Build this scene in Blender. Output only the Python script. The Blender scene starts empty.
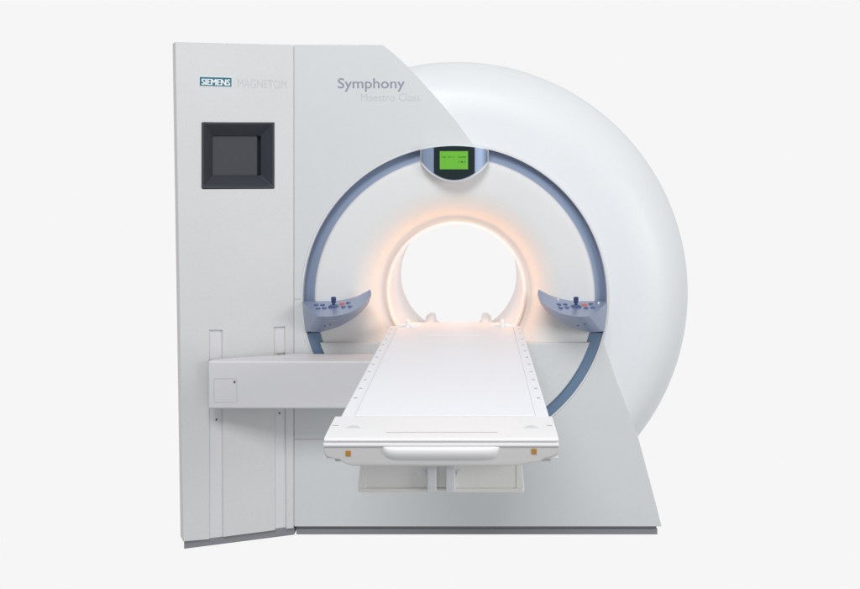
import bpy, bmesh, math
from mathutils import Vector, Matrix
from mathutils.bvhtree import BVHTree
scene = bpy.context.scene
C = scene.collection
R = math.radians
F = 1135.0; VX = 473.5; VY = 170.0; CAMH = 1.6; D0 = 5.0   # measured lens and eye point

def P(px, py, y=0.0):
    s = F / (D0 + y)
    return Vector(((px - VX) / s, y, CAMH - (py - VY) / s))
def PX(px, y=0.0): return (px - VX) / F * (D0 + y)
def PZ(py, y=0.0): return CAMH - (py - VY) / F * (D0 + y)

# ------------------------------------------------------------ materials
def mat(name, col, rough=0.5, metal=0.0, grain=0.035, bump=0.02, spec=0.5, emit=None, estr=0, scale=260, coat=0.0):
    m = bpy.data.materials.new(name); m.use_nodes = True
    nt = m.node_tree; b = nt.nodes['Principled BSDF']
    b.inputs['Roughness'].default_value = rough
    b.inputs['Metallic'].default_value = metal
    b.inputs['Specular IOR Level'].default_value = spec
    b.inputs['Coat Weight'].default_value = coat
    tc = nt.nodes.new('ShaderNodeTexCoord')
    n = nt.nodes.new('ShaderNodeTexNoise'); n.inputs['Scale'].default_value = scale; n.inputs['Detail'].default_value = 3
    nt.links.new(tc.outputs['Object'], n.inputs['Vector'])
    n2 = nt.nodes.new('ShaderNodeTexNoise'); n2.inputs['Scale'].default_value = 3.0; n2.inputs['Detail'].default_value = 4
    nt.links.new(tc.outputs['Object'], n2.inputs['Vector'])
    ad = nt.nodes.new('ShaderNodeMath'); ad.operation = 'MULTIPLY_ADD'; ad.inputs[1].default_value = 0.35
    nt.links.new(n2.outputs['Fac'], ad.inputs[0]); nt.links.new(n.outputs['Fac'], ad.inputs[2])
    r = nt.nodes.new('ShaderNodeValToRGB')
    r.color_ramp.elements[0].position = 0.35; r.color_ramp.elements[1].position = 1.0
    r.color_ramp.elements[0].color = tuple(max(0, c * (1 - grain)) for c in col) + (1,)
    r.color_ramp.elements[1].color = tuple(min(1, c * (1 + grain)) for c in col) + (1,)
    nt.links.new(ad.outputs[0], r.inputs['Fac']); nt.links.new(r.outputs['Color'], b.inputs['Base Color'])
    if bump:
        bp = nt.nodes.new('ShaderNodeBump'); bp.inputs['Strength'].default_value = bump; bp.inputs['Distance'].default_value = 0.002
        nt.links.new(n.outputs['Fac'], bp.inputs['Height']); nt.links.new(bp.outputs['Normal'], b.inputs['Normal'])
    if emit:
        b.inputs['Emission Color'].default_value = emit + (1,); b.inputs['Emission Strength'].default_value = estr
    return m
M = {}
M['panel'] = mat('light grey powder coat', (0.665, 0.68, 0.682), 0.55, grain=0.06, bump=0.12)
M['cabinet'] = mat('light grey cabinet coat', (0.68, 0.685, 0.682), 0.55, grain=0.06, bump=0.12)
M['beam'] = mat('warm white coat', (0.72, 0.715, 0.73), 0.5, bump=0.06)
M['drum'] = mat('white gelcoat', (0.79, 0.81, 0.825), 0.42, bump=0.05)
M['shell'] = mat('off white gelcoat', (0.74, 0.745, 0.74), 0.5, bump=0.05)
M['bore'] = mat('white bore liner', (0.88, 0.865, 0.87), 0.45, bump=0.02)
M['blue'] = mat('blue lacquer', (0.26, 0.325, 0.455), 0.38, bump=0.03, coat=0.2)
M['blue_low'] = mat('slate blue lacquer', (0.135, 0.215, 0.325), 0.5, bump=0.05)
M['pod'] = mat('blue grey metallic', (0.31, 0.365, 0.50), 0.33, metal=0.35, bump=0.06, grain=0.08)
M['silverblue'] = mat('bright blue metallic', (0.30, 0.385, 0.54), 0.45, metal=0.45, bump=0.0)
M['navy'] = mat('navy rubber', (0.03, 0.055, 0.16), 0.35, bump=0)
M['navy_btn'] = mat('navy key', (0.07, 0.11, 0.26), 0.35, bump=0)
M['red'] = mat('red key', (0.75, 0.13, 0.09), 0.4, bump=0)
M['table'] = mat('white laminate', (0.775, 0.785, 0.82), 0.6, bump=0.01, grain=0.012)
M['tablecap'] = mat('white moulded plastic', (0.76, 0.755, 0.76), 0.42, bump=0.01, grain=0.012)
M['fascia'] = mat('pale grey plastic', (0.56, 0.55, 0.545), 0.45, bump=0.03)
M['under'] = mat('greenish grey coat', (0.86, 0.86, 0.82), 0.6, bump=0.05)
M['bracket'] = mat('white bracket coat', (0.82, 0.83, 0.85), 0.35, bump=0)
M['yellow'] = mat('amber plastic', (0.42, 0.20, 0.02), 0.5, bump=0)
M['plinth'] = mat('grey plinth', (0.25, 0.25, 0.27), 0.5, bump=0.03)
M['dark'] = mat('dark gap', (0.10, 0.10, 0.11), 0.6, bump=0)
M['bezel'] = mat('charcoal moulding', (0.030, 0.035, 0.045), 0.45, bump=0.25, grain=0.15, scale=400)
M['bezel_in'] = mat('charcoal insert', (0.040, 0.044, 0.053), 0.5, bump=0.3, grain=0.15, scale=400)
M['black'] = mat('black glass', (0.006, 0.018, 0.020), 0.15, bump=0)
M['glass'] = mat('dark teal glass', (0.006, 0.022, 0.026), 0.35, bump=0)
M['lcd'] = mat('green display', (0.08, 0.25, 0.02), 0.4, bump=0, emit=(0.09, 0.36, 0.015), estr=0.64)
M['lcdtext'] = mat('display segments', (0.02, 0.10, 0.02), 0.5, bump=0)
M['teal'] = mat('teal sign enamel', (0.012, 0.165, 0.225), 0.4, bump=0)
M['white'] = mat('white print', (0.88, 0.90, 0.92), 0.5, bump=0)
M['print_faint'] = mat('faint grey print', (0.575, 0.59, 0.60), 0.6, bump=0)
M['print_fainter'] = mat('pale grey print', (0.575, 0.59, 0.60), 0.6, bump=0)
M['print_blue'] = mat('slate grey print', (0.28, 0.30, 0.37), 0.5, bump=0)
M['seam'] = mat('seam shade', (0.47, 0.46, 0.46), 0.7, bump=0)
M['metal'] = mat('screw steel', (0.35, 0.33, 0.31), 0.4, metal=0.3, bump=0)
M['warm'] = mat('warm light ring', (0.9, 0.7, 0.5), 0.5, bump=0, emit=(1.0, 0.40, 0.10), estr=1.0)

# ------------------------------------------------------------ object helpers
class Thing:
    def __init__(s, name, label, cat, base):
        o = bpy.data.objects.new(name, None); C.objects.link(o)
        o.location = base; o['label'] = label; o['category'] = cat
        s.o = o; s.base = Vector(base)
cur = None
def finish(name, bm, m, parent=None, label=None, smooth=35, bevel=0, seg=2):
    bm.transform(Matrix.Translation(-cur.base))
    bmesh.ops.recalc_face_normals(bm, faces=bm.faces)
    me = bpy.data.meshes.new(name); bm.to_mesh(me); bm.free()
    me.materials.append(M[m])
    o = bpy.data.objects.new(name, me); C.objects.link(o)
    o.parent = parent or cur.o
    if label: o['label'] = label
    if bevel:
        b = o.modifiers.new('bevel', 'BEVEL'); b.width = bevel; b.segments = seg; b.limit_method = 'ANGLE'; b.angle_limit = R(28)
        b.harden_normals = False
    if smooth:
        for p in me.polygons: p.use_smooth = True
        me.set_sharp_from_angle(angle=R(smooth))
        wn = o.modifiers.new('normals', 'WEIGHTED_NORMAL'); wn.keep_sharp = True; wn.weight = 90
    return o
def hexa(bm, a, b):   # a, b: matching loops
    n = len(a); va = [bm.verts.new(v) for v in a]; vb = [bm.verts.new(v) for v in b]
    bm.faces.new(va); bm.faces.new(vb[::-1])
    for i in range(n):
        bm.faces.new((va[i], vb[i], vb[(i + 1) % n], va[(i + 1) % n]))
def box(bm, x0, x1, y0, y1, z0, z1):
    hexa(bm, [(x0, y0, z0), (x1, y0, z0), (x1, y0, z1), (x0, y0, z1)], [(x0, y1, z0), (x1, y1, z0), (x1, y1, z1), (x0, y1, z1)])
def cyl(bm, c, ax, r0, r1, h, n=24):   # cone along ax from c
    ax = Vector(ax).normalized(); u = ax.orthogonal().normalized(); v = ax.cross(u); c = Vector(c)
    A = [c + (u * math.cos(t) + v * math.sin(t)) * r0 for t in [2 * math.pi * i / n for i in range(n)]]
    B = [c + ax * h + (u * math.cos(t) + v * math.sin(t)) * r1 for t in [2 * math.pi * i / n for i in range(n)]]
    hexa(bm, A, B)
def revolve(bm, cx, cz, prof, n=160, closed=False):   # profile of (radius, y) about the y axis
    rows = []
    for i in range(n):
        t = 2 * math.pi * i / n
        rows.append([bm.verts.new((cx + r * math.cos(t), y, cz + r * math.sin(t))) for r, y in prof])
    m = len(prof)
    for i in range(n):
        a, b = rows[i], rows[(i + 1) % n]
        for j in range(m if closed else m - 1):
            bm.faces.new((a[j], a[(j + 1) % m], b[(j + 1) % m], b[j]))
def cut(bm, z, keep_above=True, fill=False):
    g = bmesh.ops.bisect_plane(bm, geom=bm.verts[:] + bm.edges[:] + bm.faces[:], plane_co=(0, 0, z), plane_no=(0, 0, 1),
                           clear_inner=keep_above, clear_outer=not keep_above)
    if fill: bmesh.ops.edgenet_fill(bm, edges=[e for e in g['geom_cut'] if isinstance(e, bmesh.types.BMEdge)])
class Frame:   # flat face with right U, up V and outward N
    def __init__(s, O, U, N): s.O = Vector(O); s.U = Vector(U).normalized(); s.V = Vector((0, 0, 1)); s.N = Vector(N).normalized()
    def mat(s, w=0):
        o = s.O + s.N * w; m = Matrix.Identity(4)
        for i in range(3): m[i][0] = s.U[i]; m[i][1] = s.V[i]; m[i][2] = s.N[i]; m[i][3] = o[i]
        return m
    def uv(s, px, py):
        d = Vector(((px - VX) / F, 1, -(py - VY) / F)); c = Vector((0, -D0, CAMH))
        t = (s.O - c).dot(s.N) / d.dot(s.N); p = c + d * t - s.O
        return (p.dot(s.U), p.dot(s.V))
    def pt(s, px, py, w=0):
        u, v = s.uv(px, py); return s.O + s.U * u + s.V * v + s.N * w
FR = Frame((0, 0, 0), (1, 0, 0), (0, -1, 0))
XL, XR, YL = PX(175, -0.2), PX(293.5), -0.2
cu = Vector((XR - XL, -YL, 0)).normalized()
CF = Frame((XR, 0, 0), cu, (cu.y, -cu.x, 0))
def curve_mesh(cd, fr, w):
    o = bpy.data.objects.new('tmp', cd); C.objects.link(o)
    dg = bpy.context.evaluated_depsgraph_get(); dg.update()
    me = bpy.data.meshes.new_from_object(o.evaluated_get(dg))
    bm = bmesh.new(); bm.from_mesh(me)
    bpy.data.objects.remove(o); bpy.data.meshes.remove(me); bpy.data.curves.remove(cd)
    bmesh.ops.remove_doubles(bm, verts=bm.verts, dist=1e-6)
    bm.transform(fr.mat(w))
    return bm
def plate(name, loops, thick, m, parent=None, fr=FR, w=0, bev=0.003, label=None):
    cd = bpy.data.curves.new('c', 'CURVE'); cd.dimensions = '2D'; cd.fill_mode = 'BOTH'
    for L in loops:
        s = cd.splines.new('POLY'); s.points.add(len(L) - 1); s.use_cyclic_u = True
        for i, p in enumerate(L): s.points[i].co = (p[0], p[1], 0, 1)
    cd.extrude = thick / 2 - bev; cd.bevel_depth = bev; cd.bevel_resolution = 1; cd.offset = -bev
    return finish(name, curve_mesh(cd, fr, w - thick / 2), m, parent, label, smooth=40)
def text(name, s, px0, px1, py_base, py_cap, m, parent, fr, w=0.0005, bold=0.0, label=None, shifts=(0,)):
    cd = bpy.data.curves.new('t', 'FONT'); cd.body = s; cd.size = 1; cd.offset = bold; cd.extrude = 0.0
    cd.resolution_u = 4
    bm = curve_mesh(cd, Frame((0, 0, 0), (1, 0, 0), (0, -1, 0)), 0)
    xs = [v.co.x for v in bm.verts]
    u0, v0 = fr.uv(px0, py_base); u1, v1 = fr.uv(px1, py_cap)
    cap = 0.729
    sx = (u1 - u0) / (max(xs) - min(xs)); sz = (v1 - v0) / cap; x0 = min(xs)
    base = bm.copy()
    for k in range(1, len(shifts)):
        t = base.copy(); bmesh.ops.translate(t, verts=t.verts, vec=(shifts[k], -0.0002 * k / 1.0, 0))
        me = bpy.data.meshes.new('t'); t.to_mesh(me); bm.from_mesh(me); bpy.data.meshes.remove(me); t.free()
    base.free()
    for v in bm.verts:
        u = u0 + (v.co.x - x0) * sx; z = v0 + v.co.z * sz
        v.co = fr.O + fr.U * u + fr.V * z + fr.N * (w - v.co.y)
    return finish(name, bm, m, parent, label, smooth=0)
def rrect(fr, x0, y0, x1, y1, rad=0.0, n=5):
    u0, v1 = fr.uv(x0, y0); u1, v0 = fr.uv(x1, y1)
    if rad <= 0: return [(u0, v0), (u1, v0), (u1, v1), (u0, v1)]
    out = []
    for cx, cy, a in ((u1 - rad, v0 + rad, -90), (u1 - rad, v1 - rad, 0), (u0 + rad, v1 - rad, 90), (u0 + rad, v0 + rad, 180)):
        for i in range(n + 1):
            t = R(a + 90 * i / n); out.append((cx + rad * math.cos(t), cy + rad * math.sin(t)))
    return out

# ============================================================ SCANNER
RCX, RCZ, RO, RI = PX(454.8), PZ(298.0), 152.6 / 227, 141.0 / 227     # blue arch
BCX, BCZ, BR = PX(456.2, 0.067), PZ(291.5, 0.067), 67.2 * 5.067 / F                     # bore
DY = 0.28
DCX, DCZ, DR = PX(457, DY), PZ(292, DY), 230.0 * (D0 + DY) / F       # drum silhouette
LEDGE = PZ(342)
cur = Thing('mri_scanner', 'white medical scanner with round tunnel, blue arch and tall grey cabinet', 'scanner', (RCX, 0, -0.011))

# drum: one skin from the arch lip out to the rolled edge
bm = bmesh.new(); n = 220
A_ = [(RO - 0.001, 0.10), (RO - 0.001, 0.026), (RO + 0.003, 0.016), (RO + 0.008, 0.0125), (RO + 0.016, 0.0135)]
B_ = [(0.80, 0.017), (0.88, 0.026), (0.935, 0.045), (0.975, 0.072), (1.005, 0.105), (1.03, 0.145), (1.05, 0.195), (DR - 0.004, 0.24), (DR, 0.30),
      (DR, 0.95), (DR - 0.02, 1.03), (DR - 0.09, 1.09), (0.6, 1.12), (0.40, 1.10), (0.36, 1.04)]
rows = []
for i in range(n):
    t = 2 * math.pi * i / n; c, s_ = math.cos(t), math.sin(t); row = []
    for r, y in A_: row.append(bm.verts.new((RCX + r * c, y, RCZ + r * s_)))
    for r, y in B_:
        k = min(1, (r - 0.70) / 0.25) if y < 0.9 else 1; k = k * k * (3 - 2 * k)
        row.append(bm.verts.new((RCX + (DCX - RCX) * k + r * c, y, max(0.03, RCZ + (DCZ - RCZ) * k + r * s_))))
    rows.append(row)
for i in range(n):
    a, b = rows[i], rows[(i + 1) % n]
    for j in range(len(a) - 1): bm.faces.new((a[j], a[j + 1], b[j + 1], b[j]))
drum = finish('drum_housing', bm, 'drum', smooth=60)

# front panel
def arc(a0, a1, n, r, cx=RCX, cz=RCZ): return [(cx + r * math.cos(R(a0 + (a1 - a0) * i / n)), cz + r * math.sin(R(a0 + (a1 - a0) * i / n))) for i in range(n + 1)]
u1 = FR.uv(474.7, 144.6)
aa0 = math.degrees(math.atan2(u1[1] - RCZ, u1[0] - RCX)); u2 = FR.uv(603.5, 338)
aa1 = 360 + math.degrees(math.atan2(u2[1] - RCZ, u2[0] - RCX))
outline = [FR.uv(294.2, 526.5), FR.uv(294.2, 44.8), FR.uv(382.5, 44.8), FR.uv(395, 54.8), FR.uv(407, 66), FR.uv(424, 84), FR.uv(440, 102), FR.uv(458, 123.5)]
outline += arc(aa0, aa1, 150, RO)
outline += [FR.uv(*p) for p in ((605.5, 347.5), (610.5, 363), (616, 379), (624, 400), (631.5, 419), (637.5, 435), (643, 455), (648, 474), (655, 500), (661.5, 526.5))]
front = plate('front_panel', [outline], 0.13, 'panel', bev=0.0035)
# housing behind the upper part of the front panel
bm = bmesh.new()
zt = PZ(46.5)
back = [(PX(295), 0.02 + 0), (PX(382), 0)]
A = [P(296, 47, 0), P(382, 47, 0), P(392, 60, 0), P(392, 200, 0), P(340, 250, 0), P(330, 300, 0), P(296, 300, 0)]
hexa(bm, [(p.x, 0.131, p.z) for p in A], [(p.x, 0.95, p.z) for p in A])
finish('rear_housing', bm, 'panel', bevel=0.01)
bm = bmesh.new(); A = [P(296, 372), P(610, 372), P(655, 526), P(296, 526)]
hexa(bm, [(p.x, 0.132, p.z) for p in A], [(p.x - (0.1 if i in (1, 2) else 0), 0.93, p.z) for i, p in enumerate(A)])
finish('base_housing', bm, 'panel', bevel=0.01)
bm = bmesh.new(); box(bm, PX(292.6), PX(295.2), 0.006, 0.12, PZ(526), PZ(46)); finish('seam_strip', bm, 'beam', front)
# lower seams
bm = bmesh.new(); a = P(295, 439.2); b = P(452, 439.2); box(bm, a.x, b.x, -0.0012, 0.004, a.z - 0.0016, a.z + 0.0016)
finish('panel_joint', bm, 'seam', front, smooth=0)
bm = bmesh.new(); a = P(294.5, 299); b = P(301.5, 299); box(bm, a.x, b.x, -0.0012, 0.004, a.z - 0.0012, a.z + 0.0012)
finish('panel_joint', bm, 'seam', front, smooth=0)

# blue arch, upper bevelled part
bm = bmesh.new()
revolve(bm, RCX, RCZ, [(RO + 0.004, 0.055), (RO - 0.012, 0.046), (RO - 0.03, 0.034), (RI + 0.006, 0.020), (RI - 0.004, 0.018), (RI - 0.004, 0.09)], 220)
cut(bm, PZ(333) - 0.004)
archo = finish('arch_trim', bm, 'blue', smooth=50)
bm = bmesh.new()
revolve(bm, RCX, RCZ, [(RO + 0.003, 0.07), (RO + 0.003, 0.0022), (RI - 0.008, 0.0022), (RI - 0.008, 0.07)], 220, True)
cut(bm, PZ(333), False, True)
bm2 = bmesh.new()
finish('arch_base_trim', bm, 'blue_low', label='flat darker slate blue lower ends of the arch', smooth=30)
bm = bmesh.new()
revolve(bm, RCX, RCZ, [(RO - 0.0025, 0.03), (RO - 0.0025, -0.001), (RO - 0.001, -0.0035), (RO + 0.0025, -0.004), (RO + 0.005, -0.0025), (RO + 0.0055, 0.02)], 220)
finish('arch_edge_highlight', bm, 'tablecap', label='thin white strip standing for the lit outer edge of the blue arch', smooth=60)  # white lip strip added as the bright edge highlight round the arch
# lower insert below the ledge
r = RI + 0.003
aL = math.degrees(math.asin((LEDGE - RCZ) / r))
plate('lower_cover', [arc(-180 - aL, aL + 0, 90, r)[0:1] + arc(180 - aL, 360 + aL, 90, r)], 0.09, 'panel', w=0.014, bev=0.006)

# dished shell around the bore
bm = bmesh.new(); n = 200
BW = 0.315
prof = [(0.0, 0.150)] + [(d_ / 1000 / BW, (95 - h_) * 0.85 / 1000) for d_, h_ in ((0, 0), (8, 0.5), (16, 3), (26, 8.5), (38, 18), (52, 30), (67, 43), (83, 55.5), (100, 67), (118, 77), (137, 85), (158, 90.5), (182, 93.7), (215, 95), (270, 95))] + [(0.955, 0.001), (0.985, 0.006), (0.998, 0.016), (1.0, 0.06)]
rows = []
for i in range(n):
    t = 2 * math.pi * i / n; c, s = math.cos(t), math.sin(t)
    b = Vector((BCX + (BR + 0.003) * c, 0, BCZ + (BR + 0.003) * s)); o_ = Vector((RCX + RI * c, 0, RCZ + RI * s))
    rows.append([bm.verts.new(b.lerp(o_, k) + Vector((0, y, 0))) for k, y in prof])
for i in range(n):
    a, b = rows[i], rows[(i + 1) % n]
    for j in range(len(prof) - 1): bm.faces.new((a[j], a[j + 1], b[j + 1], b[j]))
cut(bm, LEDGE - 0.004)
shell = finish('bore_surround', bm, 'shell', smooth=60)
# bore tube
bm = bmesh.new()
revolve(bm, BCX, BCZ, [(BR + 0.004, 0.16), (BR + 0.004, 0.060), (BR + 0.0115, 0.059), (BR + 0.0125, 0.058), (BR + 0.0115, 0.0565), (BR + 0.003, 0.0545), (BR + 0.0005, 0.0555), (BR, 0.060), (BR, 0.90), (BR + 0.005, 0.97), (BR + 0.04, 1.06), (BR + 0.06, 1.10), (BR + 0.07, 1.10), (BR + 0.02, 0.9), (BR + 0.012, 0.16)], 160, True)
bore = finish('bore', bm, 'bore', smooth=50)
# thin warm light ring let into the rim of the bore
bm = bmesh.new()
m_ = 10; pr = [(BR + 0.0065 + 0.0035 * math.cos(2 * math.pi * k / m_), 0.072 + 0.0035 * math.sin(2 * math.pi * k / m_)) for k in range(m_)]
revolve(bm, BCX, BCZ, pr, 160, True)
finish('light_ring', bm, 'warm', shell, label='thin warm orange light around the bore rim')
# bed guide inside the bore
bm = bmesh.new()
y0, y1 = 0.02, 0.88
zf = 0.812
L = [(-0.21, 0.74), (-0.245, 0.862), (-0.222, 0.880), (-0.198, 0.878), (-0.190, 0.842), (-0.17, 0.824), (-0.13, zf), (0.0, zf), (0.02, 0.824), (0.038, 0.842), (0.046, 0.878), (0.07, 0.880), (0.092, 0.862), (0.055, 0.74)]
L = [(x - 0.0, z - 0.018) for x, z in L]
hexa(bm, [(x, y0, z) for x, z in L], [(x, y1, z) for x, z in L])
finish('bed_guide', bm, 'bore', bore, bevel=0.004)

# ---- display at the top of the arch
def disp(bm, xa, xb, off, ztop, zbot, n=26):
    top = []; bot = []
    cxp, hw = PX(454.4, -0.05), 0.148
    for i in range(n + 1):
        x = xa + (xb - xa) * i / n; q = (x - cxp) / hw
        y = -0.028 - 0.05 * math.sqrt(max(0, 1 - min(1, abs(q)) ** 2)) * 1.0 - off
        top.append((x, y, ztop(x))); bot.append((x, y, zbot(x)))
    f = [bm.verts.new(p) for p in top]; g = [bm.verts.new(p) for p in bot]
    fb = [bm.verts.new((p[0], 0.05, p[2])) for p in top]; gb = [bm.verts.new((p[0], 0.05, p[2])) for p in bot]
    for i in range(n):
        bm.faces.new((f[i], f[i + 1], g[i + 1], g[i])); bm.faces.new((fb[i], fb[i + 1], f[i + 1], f[i]))
        bm.faces.new((g[i], g[i + 1], gb[i + 1], gb[i]))
    bm.faces.new((f[0], g[0], gb[0], fb[0])); bm.faces.new((f[-1], g[-1], gb[-1], fb[-1]))
def dtop(x):   # follows the arch
    return RCZ + math.sqrt((RO - 0.004) ** 2 - (x - RCX) ** 2) + 0.0
xc = PX(454.4, -0.05)
def dbot(x, g=0.0):
    q = min(1, abs((x - xc) / (0.1478 + g)))
    return PZ(160.5, -0.05) - (PZ(160.5, -0.05) - PZ(180.2, -0.07)) * (1 - q ** 2.1) - g
bm = bmesh.new(); disp(bm, xc - 0.150, xc + 0.150, -0.006, lambda x: dtop(x) + 0.004, lambda x: dbot(x, 0.007)); finish('display_rim', bm, 'drum', label='pale rim around the top display', smooth=50)
bm = bmesh.new(); disp(bm, xc - 0.145, xc + 0.145, 0.0, dtop, dbot); dh = finish('display_housing', bm, 'silverblue', smooth=50)
bm = bmesh.new(); disp(bm, xc - 0.089, xc + 0.089, 0.003, lambda x: dtop(x) - 0.001, lambda x: dbot(x) + 0.002); finish('display_panel', bm, 'black', dh, smooth=50)
sz0, sz1 = PZ(169.3, -0.075), PZ(151.3, -0.075)
bm = bmesh.new(); disp(bm, PX(439.8, -0.075), PX(468.0, -0.075), 0.005, lambda x: sz1, lambda x: sz0); finish('screen', bm, 'lcd', dh, label='small lit green display', smooth=50)
bm = bmesh.new()
SF = Frame((0, -0.0845, 0), (1, 0, 0), (0, -1, 0))
for (x, y, w_, h_) in ((443, 157, 1.2, .7), (445, 157.1, 1.4, .8), (448.5, 157, 1, 1), (450, 156.6, 1, .6), (451.3, 157.3, .7, .7), (454, 157.1, 1.2, .6),
                       (459, 157.2, 1.2, .8), (461, 157.3, 1.2, .9), (463, 157, 1.4, .8), (465.2, 157.1, 1.4, .9), (458.8, 162, .9, .9), (461.3, 161.6, 1.8, .6), (462.2, 162.2, .7, 2.2), (464.6, 162, 1.2, .7)):
    a = SF.pt(x - w_ / 2, y - h_ / 2); b = SF.pt(x + w_ / 2, y + h_ / 2)
    box(bm, a.x, b.x, a.y, a.y + 0.004, b.z, a.z)
finish('screen_marks', bm, 'lcdtext', dh, smooth=0)

# ---- control pods
st = [((302, 301.5, 0.0), (302.2, 301.3, 0.01), (305.2, 331, -0.01)),
      ((305.5, 305.8, -0.07), (306, 301, 0.01), (305.5, 331.2, -0.012)),
      ((311, 311.3, -0.145), (310, 300.7, 0.01), (306, 331.4, -0.015)),
      ((319, 316.2, -0.22), (316, 300.5, 0.01), (307.5, 331.8, -0.02)),
      ((328, 316.6, -0.235), (325, 300.4, 0.01), (320, 332, -0.06)),
      ((340, 315.2, -0.24), (336, 300.2, 0.01), (337, 327.4, -0.09)),
      ((351, 311.9, -0.22), (347, 299, 0.0), (350, 320.8, -0.1)),
      ((361, 306.3, -0.18), (357, 296, -0.02), (360, 313.5, -0.1)),
      ((368, 300, -0.13), (365, 292.2, -0.04), (367.5, 305, -0.09)),
      ((371.4, 293.6, -0.095), (370.5, 289, -0.075), (371.3, 296.3, -0.082))]
def topY(py): return -(py - 300.4) / 15.9 * 0.235
def control_pod(mirror):
    mx = lambda v: Vector((2 * RCX - v[0], v[1], v[2])) if mirror else Vector(v)
    bm = bmesh.new(); rows = []
    S = [tuple(Vector(q) for q in r_) for r_ in st]; S2 = S[:4]
    for i in range(3, len(S) - 1):
        p0, p1, p2, p3 = S[max(i - 1, 3)], S[i], S[i + 1], S[min(i + 2, len(S) - 1)]
        for k in range(1, 5):
            t = k / 4
            S2.append(tuple(0.5 * ((2 * b_) + (c_ - a_) * t + (2 * a_ - 5 * b_ + 4 * c_ - d_) * t * t + (3 * b_ - a_ - 3 * c_ + d_) * t ** 3) for a_, b_, c_, d_ in zip(p0, p1, p2, p3)))
    for f, b, l in S2: rows.append([bm.verts.new(mx(P(*q))) for q in (f, b, l)])
    for i in range(len(rows) - 1):
        a, c = rows[i], rows[i + 1]
        for j, k in ((0, 1), (1, 2), (2, 0)):
            bm.faces.new((a[j], a[k], c[k], c[j]))
    bm.faces.new(rows[0]); bm.faces.new(rows[-1])
    pod = finish('control_pod', bm, 'pod', bevel=0.005, seg=3, smooth=30,
                 label='right blue control pod beside the bore' if mirror else 'left blue control pod beside the bore')
    jx = 576 if mirror else 333.6
    tb = bmesh.new(); tb.from_mesh(pod.data); bmesh.ops.translate(tb, verts=tb.verts, vec=cur.base)
    tree = BVHTree.FromBMesh(tb)
    def hit(px, py):
        d = Vector(((px - VX) / F, 1, -(py - VY) / F)).normalized()
        h = tree.ray_cast(Vector((0, -D0, CAMH)), d); n_h = h[1] if h[1] is not None else None
        if n_h is not None and n_h.z < 0 and abs(n_h.z) > 0.5: n_h = -n_h
        return h[0], n_h
    nrm = Vector((0, -0.16, 1)).normalized()
    def at(dx, py, lift=0):
        h = hit(jx + dx, py)[0]
        return (h if h is not None else P(jx + dx, py, topY(py))) + nrm * lift
    bm = bmesh.new(); c = at(0, 306.8, -0.006); cyl(bm, c, nrm, 0.024, 0.023, 0.011, 28); cyl(bm, c + nrm * 0.011, nrm, 0.018, 0.010, 0.005, 24)
    base = finish('joystick_base', bm, 'navy_btn', pod, bevel=0.001)
    bm = bmesh.new(); c = at(0, 306.8, 0.006); cyl(bm, c, (0, -0.05, 1), 0.0055, 0.0055, 0.012, 16); c2 = c + Vector((0, 0, 0.010)); cyl(bm, c2, (0, -0.03, 1), 0.0095, 0.0115, 0.024, 24); cyl(bm, c2 + Vector((0, -0.0007, 0.024)), (0, 0, 1), 0.0115, 0.006, 0.004, 24)
    finish('joystick', bm, 'navy', pod, bevel=0.0015)
    for dx, py, red in ((-17.2, 305.2, 0), (-11, 305.2, 0), (-15.5, 308.8, 0), (-9.2, 308.4, 0), (8.6, 303.9, 1), (14.8, 303.2, 0), (10, 307.3, 0), (16.6, 306.8, 0)):
        if mirror: py += 1.0 if dx > 0 else -0.6
        bm = bmesh.new()
        c = at(dx, py, -0.004)
        if red:
            box(bm, c.x - 0.010, c.x + 0.010, c.y - 0.013, c.y + 0.013, c.z, c.z + 0.0085); finish('button', bm, 'red', pod, label='red key on the pod', bevel=0.001)
        else:
            cyl(bm, c, nrm, 0.0105, 0.0095, 0.0085, 20)
            v = finish('button', bm, 'navy_btn', pod, bevel=0.001)
    for q in ((331, 326.8), (326, 328.2)) if not mirror else ((589, 326.5), (582, 327.8)):
        bm = bmesh.new(); yy = -0.11 if q[1] > 327.5 else -0.12
        p = hit(q[0] - 1 if not mirror else q[0] - 4, q[1] - 2.5)[0]; cyl(bm, p + Vector((0, 0.004, 0.001)), (0, -1, -0.3), 0.0035, 0.0035, 0.006, 12); finish('screw', bm, 'dark', pod)
    if mirror:
        for q in ((558, 298.9, -0.005), (598.6, 302.4, -0.03)):
            bm = bmesh.new(); cyl(bm, hit(q[0], q[1] + 1.0)[0] - Vector((0, 0, 0.004)), nrm, 0.0045, 0.004, 0.010, 16); finish('pin', bm, 'white', pod)
    return pod
control_pod(False); control_pod(True)

# plinth of the gantry
bm = bmesh.new()
box(bm, PX(295.5), PX(656.5, 0.02), 0.022, 0.90, -0.011, 0.034)
finish('plinth', bm, 'plinth', bevel=0.002)
bm = bmesh.new(); box(bm, PX(296), PX(657.5, 0.01), 0.012, 0.3, -0.009, 0.014); finish('plinth_strip', bm, 'plinth', bevel=0.001)

# lettering on the front panel
text('lettering', 'Symphony', 337.8, 404.8, 88.3, 77.8, 'print_blue', front, FR, bold=0.010)
text('lettering', 'Maestro Class', 361, 419.8, 101.2, 93.0, 'print_fainter', front, FR, bold=-0.004)

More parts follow.
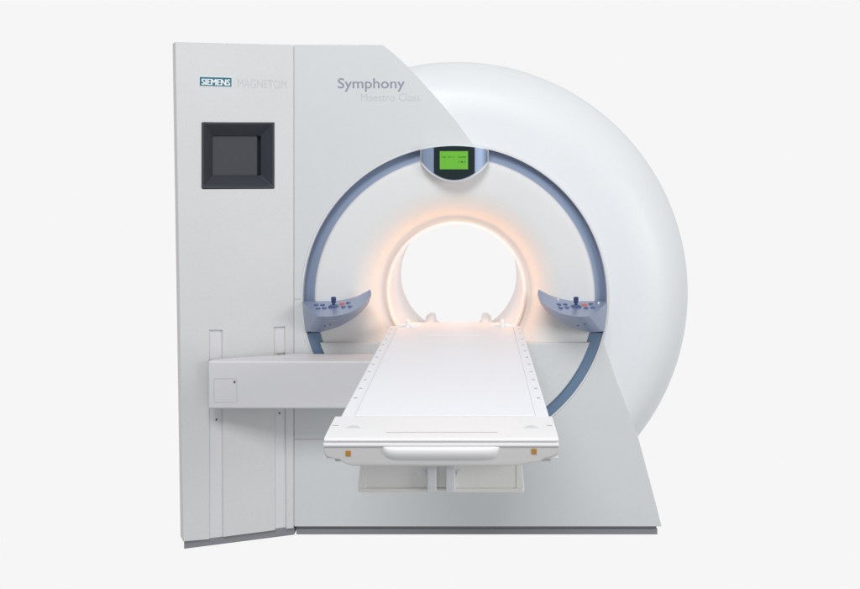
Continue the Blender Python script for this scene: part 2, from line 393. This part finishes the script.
# ============================================================ CABINET (left part of the scanner housing)
def cuv(px, py): return CF.uv(px, py)
TL, BL = cuv(175.3, 42.0), cuv(183.3, 541.5)
comb = [TL, BL, cuv(209.5, 539.3), cuv(209.5, 330), cuv(222.3, 330), cuv(223.2, 537), cuv(275.2, 530.2),
        cuv(274.2, 327), cuv(285, 326.5), cuv(286.5, 529), cuv(293.7, 528), cuv(293.6, 45.0)]
def lerp2(a, b, t): return (a[0] + (b[0] - a[0]) * t, a[1] + (b[1] - a[1]) * t)
hole = rrect(CF, 201.8, 122.3, 274.3, 188.8, 0.008)
cab = plate('side_cabinet', [comb, hole], 0.08, 'cabinet', fr=CF, w=0.0, bev=0.003)
# carcass behind the door
bm = bmesh.new()
n_ = CF.N
def off(p, d): return (p - n_ * d)
a = off(CF.pt(176.8, 43.5), 0.081); b = off(CF.pt(293, 46), 0.081); c = off(CF.pt(293, 527), 0.081); d = off(CF.pt(184.5, 540), 0.081)
hexa(bm, [a, b, c, d], [(a.x + 0.03, 0.95, a.z), (b.x - 0.004, 0.95, b.z), (c.x - 0.004, 0.95, c.z), (d.x + 0.03, 0.95, d.z)])
finish('carcass', bm, 'cabinet', cab, bevel=0.006)
# channel floors
for x0, x1, yt, yb in ((209.5, 223.5, 329.5, 539), (273.9, 287, 326, 529.5)):
    plate('guide_channel', [[cuv(x0, yb), cuv(x1, yb - (x1 - x0) * .13), cuv(x1, yt), cuv(x0, yt)]], 0.03, 'beam', cab, CF, -0.010, 0.001)
for q in ((216.8, 420), (280, 413.5)):
    bm = bmesh.new(); cyl(bm, CF.pt(*q, -0.012), n_, 0.004, 0.004, 0.005, 12); finish('screw', bm, 'dark', cab)
for q in ((215.5, 359.8), (281.0, 353.7)):
    bm = bmesh.new(); p = CF.pt(*q, -0.002); box(bm, p.x - 0.014, p.x + 0.014, p.y - 0.02, p.y + 0.01, p.z - 0.006, p.z + 0.004); finish('guide_block', bm, 'metal', cab, bevel=0.001)
# bezel: sloping frame into the opening
bm = bmesh.new()
def ring4(x0, y0, x1, y1, w): return [CF.pt(x0, y0, 0) + n_ * w, CF.pt(x1, y0, 0) + n_ * w, CF.pt(x1, y1, 0) + n_ * w, CF.pt(x0, y1, 0) + n_ * w]
rings = [ring4(201.3, 122.4, 274.6, 188.6, -0.02), ring4(201.6, 122.4, 274.4, 188.6, 0.003), ring4(203.4, 124.2, 272.6, 186.8, 0.003), ring4(214.2, 135.8, 262.6, 175.4, -0.038), ring4(214.4, 136, 262.4, 175.2, -0.068)]
vr = [[bm.verts.new(p) for p in r_] for r_ in rings]
for k in range(len(vr) - 1):
    for i in range(4): bm.faces.new((vr[k][i], vr[k][(i + 1) % 4], vr[k + 1][(i + 1) % 4], vr[k + 1][i]))
bez = finish('screen_bezel', bm, 'bezel', cab, bevel=0.002, smooth=25)
bm = bmesh.new()
I0 = ring4(213.5, 135, 259.2, 176, -0.044); I1 = ring4(213.5, 135, 259.2, 176, -0.060); hexa(bm, I0, I1); finish('niche_panel', bm, 'bezel_in', bez, bevel=0.001)
bm = bmesh.new()
I0 = ring4(213.5, 134, 263.5, 177, -0.064); I1 = ring4(213.5, 134, 263.5, 177, -0.070); hexa(bm, I0, I1); finish('niche_slot', bm, 'glass', bez)
# sign
plate('sign', [rrect(CF, 199.0, 76.2, 231.9, 87.3)], 0.004, 'white', cab, CF, 0.0020, 0.0004)
sg = plate('sign_plate', [rrect(CF, 199.6, 76.9, 231.4, 86.7)], 0.004, 'teal', cab, CF, 0.0032, 0.0003)
text('lettering', 'SIEMENS', 201.5, 229.6, 84.9, 79.3, 'white', sg, CF, w=0.0036, bold=0.0, shifts=(0, -0.03, 0.03, 0.055))
text('lettering', 'MAGNETOM', 237.6, 286.6, 87.6, 80.0, 'print_faint', cab, CF, bold=-0.006)
# cabinet plinth
bm = bmesh.new()
a = off(CF.pt(184.4, 547), 0.012); b = off(CF.pt(295, 533), 0.012)
hexa(bm, [(a.x, a.y, -0.011), (b.x, b.y, -0.011), (b.x, b.y, 0.034), (a.x, a.y, 0.034)], [(a.x, 0.9, -0.011), (b.x, 0.9, -0.011), (b.x, 0.9, 0.034), (a.x, 0.9, 0.034)])
finish('plinth', bm, 'plinth', bevel=0.002)

# ============================================================ PATIENT TABLE
TCX = -0.079
cur = Thing('patient_table', 'long narrow white patient table on a side arm, reaching into the scanner bore', 'table', (TCX, -1.0, 0.0))
ZT = 0.917; HW = 0.290; YF = -1.86; YB = -0.035
bm = bmesh.new()
box(bm, TCX - HW, TCX + HW, YF + 0.002, YB, ZT - 0.055, ZT)
board = finish('tabletop', bm, 'table', bevel=0.006, seg=3)
# raised sliding board on top
bm = bmesh.new()
hexa(bm, [(TCX - 0.250, YF + 0.004, ZT - 0.002), (TCX + 0.250, YF + 0.004, ZT - 0.002), (TCX + 0.250, YF + 0.004, ZT + 0.003), (TCX - 0.250, YF + 0.004, ZT + 0.003)],
     [(TCX - 0.250, YB - 0.06, ZT - 0.002), (TCX + 0.250, YB - 0.06, ZT - 0.002), (TCX + 0.250, YB - 0.06, ZT + 0.003), (TCX - 0.250, YB - 0.06, ZT + 0.003)])
finish('sliding_board', bm, 'table', board, bevel=0.0015)
for x in (-0.2505, 0.2505):
    bm = bmesh.new(); box(bm, TCX + x - 0.001, TCX + x + 0.001, YF + 0.01, YB - 0.06, ZT - 0.001, ZT + 0.0006); finish('board_gap', bm, 'seam', board, smooth=0)
# inner extension of the board
bm = bmesh.new(); box(bm, TCX - 0.20, TCX + 0.20, YB - 0.055, 0.10, ZT - 0.03, ZT - 0.001)
finish('head_extension', bm, 'table', board, bevel=0.003)
bm = bmesh.new(); box(bm, TCX - 0.11, TCX + 0.11, YB - 0.30, YB - 0.065, ZT + 0.001, ZT + 0.0045)
finish('board_plate', bm, 'table', board, bevel=0.001)
# latches at the head end
for s in (-1, 1):
    bm = bmesh.new(); x = TCX + s * 0.205
    box(bm, x - 0.05, x + 0.05, YB - 0.030, YB - 0.010, ZT - 0.004, ZT + 0.010)
    cyl(bm, (x, YB - 0.02, ZT), (0, 0, 1), 0.016, 0.009, 0.030, 18)
    box(bm, x - 0.008, x + 0.008, YB - 0.07, YB + 0.01, ZT, ZT + 0.014)
    finish('latch', bm, 'bracket', board, bevel=0.002)
# screw holes on both borders
for s in (-1, 1):
    nn = 11
    for i in range(nn):
        y = -0.12 + (-1.60 + 0.12) * i / (nn - 1)
        bm = bmesh.new(); cyl(bm, (TCX + s * 0.274, y, ZT - 0.002), (0, 0, 1), 0.0052, 0.0052, 0.0028, 12); finish('screw', bm, 'metal', board)
# moulded foot end
CX = -0.0825; HC = 0.300; YE = -2.10
bm = bmesh.new()
Zc = ZT + 0.002
pr = [(YF, ZT - 0.055), (YF, Zc - 0.002), (YF - 0.004, Zc), (-1.985, Zc - 0.001), (-2.05, Zc - 0.002), (-2.092, Zc - 0.005), (-2.097, Zc - 0.010), (-2.097, Zc - 0.0125), (-2.0945, Zc - 0.0135), (-2.0945, ZT - 0.055)]
hexa(bm, [(CX - HC - (0 if y > -1.9 else 0.0), y, z) for y, z in pr], [(CX + HC, y, z) for y, z in pr])
cap = finish('foot_cap', bm, 'tablecap', bevel=0.0018, seg=2)
# lip under the cap edge and groove line
bm = bmesh.new(); box(bm, CX - HC + 0.004, CX + HC - 0.004, -2.0960, -2.02, ZT - 0.0155, ZT - 0.0125); finish('lip_groove', bm, 'seam', cap, bevel=0.002)
bm = bmesh.new(); box(bm, CX - HC - 0.001, CX + HC + 0.001, -2.1035, -2.03, ZT - 0.024, ZT - 0.0150); finish('lip', bm, 'tablecap', cap, bevel=0.003, seg=3)
bm = bmesh.new(); box(bm, CX - 0.145, CX + 0.145, -2.047, -2.042, Zc - 0.006, Zc - 0.0012)
finish('cap_groove', bm, 'seam', cap, smooth=0)
for s in (-1, 1):
    bm = bmesh.new(); box(bm, CX + s * 0.285 - 0.008, CX + s * 0.285 + 0.008, -1.975, -1.969, Zc - 0.004, Zc + 0.0004); finish('cap_slot', bm, 'seam', cap, smooth=0)
    bm = bmesh.new(); x = CX + s * 0.235
    hexa(bm, [(x - 0.022, -2.005, Zc - 0.002), (x + 0.022, -2.005, Zc - 0.002), (x + 0.007, -1.975, Zc - 0.002), (x - 0.007, -1.975, Zc - 0.002)],
         [(x - 0.020, -2.003, Zc + 0.0010), (x + 0.020, -2.003, Zc + 0.0010), (x + 0.006, -1.977, Zc + 0.0010), (x - 0.006, -1.977, Zc + 0.0010)])
    finish('arrow_mark', bm, 'print_faint', cap, smooth=0)
# fascia
yq = -2.10
def Q(px, py): p = P(px, py, yq); return (p.x, p.z)
fo = [Q(*p) for p in ((325.5, 443.5), (323.2, 447), (323.6, 452), (326, 457), (333, 459), (339, 460), (344, 463.5), (351, 466.3), (440, 466.6), (516, 466.0), (529, 463.5), (540, 462.3), (545, 458.5), (552, 457.0), (558.2, 454), (559.8, 448), (558.5, 443.5))]
FF = Frame((0, yq, 0), (1, 0, 0), (0, -1, 0))
fas = plate('foot_fascia', [fo], 0.05, 'fascia', None, FF, 0.0, 0.005)
bm = bmesh.new(); zlo = ZT - 0.10
for s in (-1, 1):
    box(bm, TCX + s * 0.262 - 0.02, TCX + s * 0.262 + 0.02, -2.05, -0.25, ZT - 0.075, ZT - 0.052)
finish('side_rail', bm, 'fascia', board, bevel=0.004)
# grip: smooth swelling with sloping ends
bm = bmesh.new(); rows = []
N1, N2 = 40, 12
gx0, gx1 = P(381.5, 450, yq).x, P(500.5, 450, yq).x; gzt, gzb = PZ(445.6, yq), PZ(460.3, yq)
for i in range(N1 + 1):
    u = -1 + 2 * i / N1; row = []
    wz = (1 - abs(u) ** 9) ** 0.5 if abs(u) < 1 else 0
    for j in range(N2 + 1):
        v = j / N2
        zz = gzt + (gzb - gzt) * v * (0.62 + 0.38 * wz)
        bul = math.sin(math.pi * min(1, v ** 0.75)) ** 0.8 if 0 < v < 1 else 0
        row.append(bm.verts.new(((gx0 + gx1) / 2 + u * (gx1 - gx0) / 2 * (1 - 0.035 * v), yq + 0.0012 - 0.012 * bul * wz, zz)))
    rows.append(row)
for i in range(N1):
    for j in range(N2): bm.faces.new((rows[i][j], rows[i + 1][j], rows[i + 1][j + 1], rows[i][j + 1]))
finish('grip', bm, 'tablecap', fas, smooth=80)
for px, py in ((348.3, 453.3), (534, 451.3)):
    plate('marker', [rrect(FF, px - 2.6, py - 2.7, px + 2.6, py + 2.7, 0.0015)], 0.006, 'yellow', fas, FF, 0.002, 0.0008, label='small amber square on the foot end')
# carriage below
bm = bmesh.new(); zb, ztp = 0.740, ZT - 0.055
xl, xr = PX(366, -1.94), PX(516, -1.94)
box(bm, xl - 0.004, xr + 0.004, -1.936, -0.25, zb, ztp)
car = finish('carriage', bm, 'under', bevel=0.004)
bm = bmesh.new()
for s, x in ((-1, xl), (1, xr)):
    e = s * 0.022
    hexa(bm, [(x, -1.938, zb - 0.006), (x + e, -1.938, zb - 0.006), (x + e, -1.938, zb + 0.006), (x + e * 0.45, -1.938, ztp), (x, -1.938, ztp)],
         [(x, -0.3, zb - 0.006), (x + e, -0.3, zb - 0.006), (x + e, -0.3, zb + 0.006), (x + e * 0.45, -0.3, ztp), (x, -0.3, ztp)])
finish('carriage_flange', bm, 'under', car, bevel=0.002)
bm = bmesh.new(); box(bm, xl - 0.02, xr + 0.02, -1.943, -1.90, zb - 0.009, zb + 0.0015); finish('carriage_lip', bm, 'under', car, bevel=0.002)
xg0, xg1 = PX(434.5, -1.94), PX(449, -1.94)
bm = bmesh.new(); box(bm, xg0, xg1, -1.9375, -1.90, zb + 0.004, ztp - 0.001); finish('carriage_slot', bm, 'under', car)
for x0, x1 in ((427.5, 436.5), (446, 455)):
    a, b = PX(x0, -1.96), PX(x1, -1.96)
    bm = bmesh.new()
    pr = [(-1.915, 0.815), (-1.955, 0.812), (-1.968, 0.80), (-1.972, 0.78), (-1.970, 0.757), (-1.960, 0.742), (-1.945, 0.736), (-1.915, 0.736)]
    hexa(bm, [(a, y, z) for y, z in pr], [(b, y, z) for y, z in pr]); finish('bracket', bm, 'bracket', car, bevel=0.003)
for px in (424, 459):
    bm = bmesh.new(); p = P(px, 471.5, -1.93); cyl(bm, p, (0, -1, 0), 0.006, 0.006, 0.012, 12); finish('bolt', bm, 'bracket', car)
# side arm that lifts the table along the cabinet guides
bm = bmesh.new()
ya = -0.215
x0, x1 = PX(208.2, ya), 0.16
zt_, zb_ = PZ(361.2, ya), PZ(408.8, ya)
m_ = (0.0 - YL) / (XR - XL)
fp = [(x0, ya), (x1, ya), (x1, -0.018), (XR + 0.01, -0.018), (x0, (x0 - XR) * m_ - 0.022 - 0.0)]
hexa(bm, [(x, y, zb_) for x, y in fp], [(x, y, zt_) for x, y in fp])
arm = finish('lift_arm', bm, 'beam', bevel=0.007, seg=3)
AF = Frame((0, ya, 0), (1, 0, 0), (0, -1, 0))
r1 = rrect(AF, 213.6, 378.3, 237.2, 402.6, 0.008); r2 = rrect(AF, 214.3, 379.0, 236.5, 401.9, 0.006)
plate('hatch', [r1, r2], 0.003, 'print_faint', arm, AF, 0.0006, 0.0002)
bm = bmesh.new(); cyl(bm, P(234.6, 381.8, ya), (0, -1, 0), 0.0045, 0.0045, 0.003, 14); finish('hatch_lock', bm, 'dark', arm)
bm = bmesh.new(); box(bm, TCX - 0.20, TCX + 0.20, -0.235, -0.03, zt_ - 0.004, ZT - 0.056); finish('arm_mount', bm, 'under', arm, bevel=0.003)

# ============================================================ camera, light
cam = bpy.data.cameras.new('camera'); co = bpy.data.objects.new('camera', cam); C.objects.link(co)
co.location = (0, -D0, CAMH); co.rotation_euler = (R(90), 0, 0)
cam.sensor_width = 36; cam.lens = 36 * F / 860; cam.clip_end = 200
cam.shift_x = (430 - VX) / 860; cam.shift_y = -(294.5 - VY) / 860
scene.camera = co

w = bpy.data.worlds.new('World'); scene.world = w; w.use_nodes = True
nt = w.node_tree; bg = nt.nodes['Background']
tc = nt.nodes.new('ShaderNodeTexCoord'); sp = nt.nodes.new('ShaderNodeSeparateXYZ'); nt.links.new(tc.outputs['Generated'], sp.inputs[0])
cr = nt.nodes.new('ShaderNodeValToRGB')
mr = nt.nodes.new('ShaderNodeMapRange'); mr.inputs['From Min'].default_value = -1; mr.inputs['From Max'].default_value = 1
nt.links.new(sp.outputs['Y'], mr.inputs['Value']); nt.links.new(mr.outputs[0], cr.inputs['Fac'])
e = cr.color_ramp.elements
e[0].position = 0.45; e[0].color = (0.43, 0.44, 0.455, 1)
e[1].position = 0.78; e[1].color = (0.921, 0.921, 0.921, 1)
mz = nt.nodes.new('ShaderNodeMapRange'); mz.inputs['From Min'].default_value = -0.95; mz.inputs['From Max'].default_value = -0.45; mz.inputs['To Min'].default_value = 0.85
nt.links.new(sp.outputs['Z'], mz.inputs['Value'])
vm = nt.nodes.new('ShaderNodeVectorMath'); vm.operation = 'SCALE'; nt.links.new(cr.outputs['Color'], vm.inputs[0]); nt.links.new(mz.outputs[0], vm.inputs['Scale'])
nt.links.new(vm.outputs[0], bg.inputs['Color']); bg.inputs['Strength'].default_value = 1.0

def area(name, loc, tgt, sx, sy, power, col=(1, 1, 1)):
    l = bpy.data.lights.new(name, 'AREA'); l.shape = 'RECTANGLE'; l.size = sx; l.size_y = sy; l.energy = power; l.color = col
    o = bpy.data.objects.new(name, l); C.objects.link(o); o.location = loc
    o.rotation_euler = (Vector(tgt) - Vector(loc)).to_track_quat('-Z', 'Y').to_euler(); return o
area('softbox_overhead', (-0.7, -5.2, 5.6), (-0.1, -0.4, 1.2), 3.2, 2.0, 225)
area('softbox_right', (3.6, -3.8, 1.7), (0.2, 0, 0.8), 1.8, 1.4, 60)
l = bpy.data.lights.new('bore_lamp', 'POINT'); l.energy = 0.5; l.specular_factor = 0.05; l.color = (1.0, 0.91, 0.88); l.shadow_soft_size = 0.04
o = bpy.data.objects.new('bore_lamp', l); C.objects.link(o); o.location = (BCX, 0.5, BCZ + 0.02)

for k in range(13):     # unseen warm point lights added in mid-air to widen the bore glow
    t = R(-25 + 230 * k / 12)
    l = bpy.data.lights.new('bore_glow_fill', 'POINT'); l.energy = 0.115; l.color = (1.0, 0.39, 0.06); l.shadow_soft_size = 0.02; l.specular_factor = 0.0
    o = bpy.data.objects.new('bore_glow_fill', l); C.objects.link(o); o.location = (BCX + 0.245 * math.cos(t), 0.035, BCZ + 0.245 * math.sin(t))

scene.render.engine = 'CYCLES'
scene.view_settings.view_transform = 'Standard'; scene.view_settings.look = 'None'; scene.view_settings.exposure = 0; scene.view_settings.gamma = 1
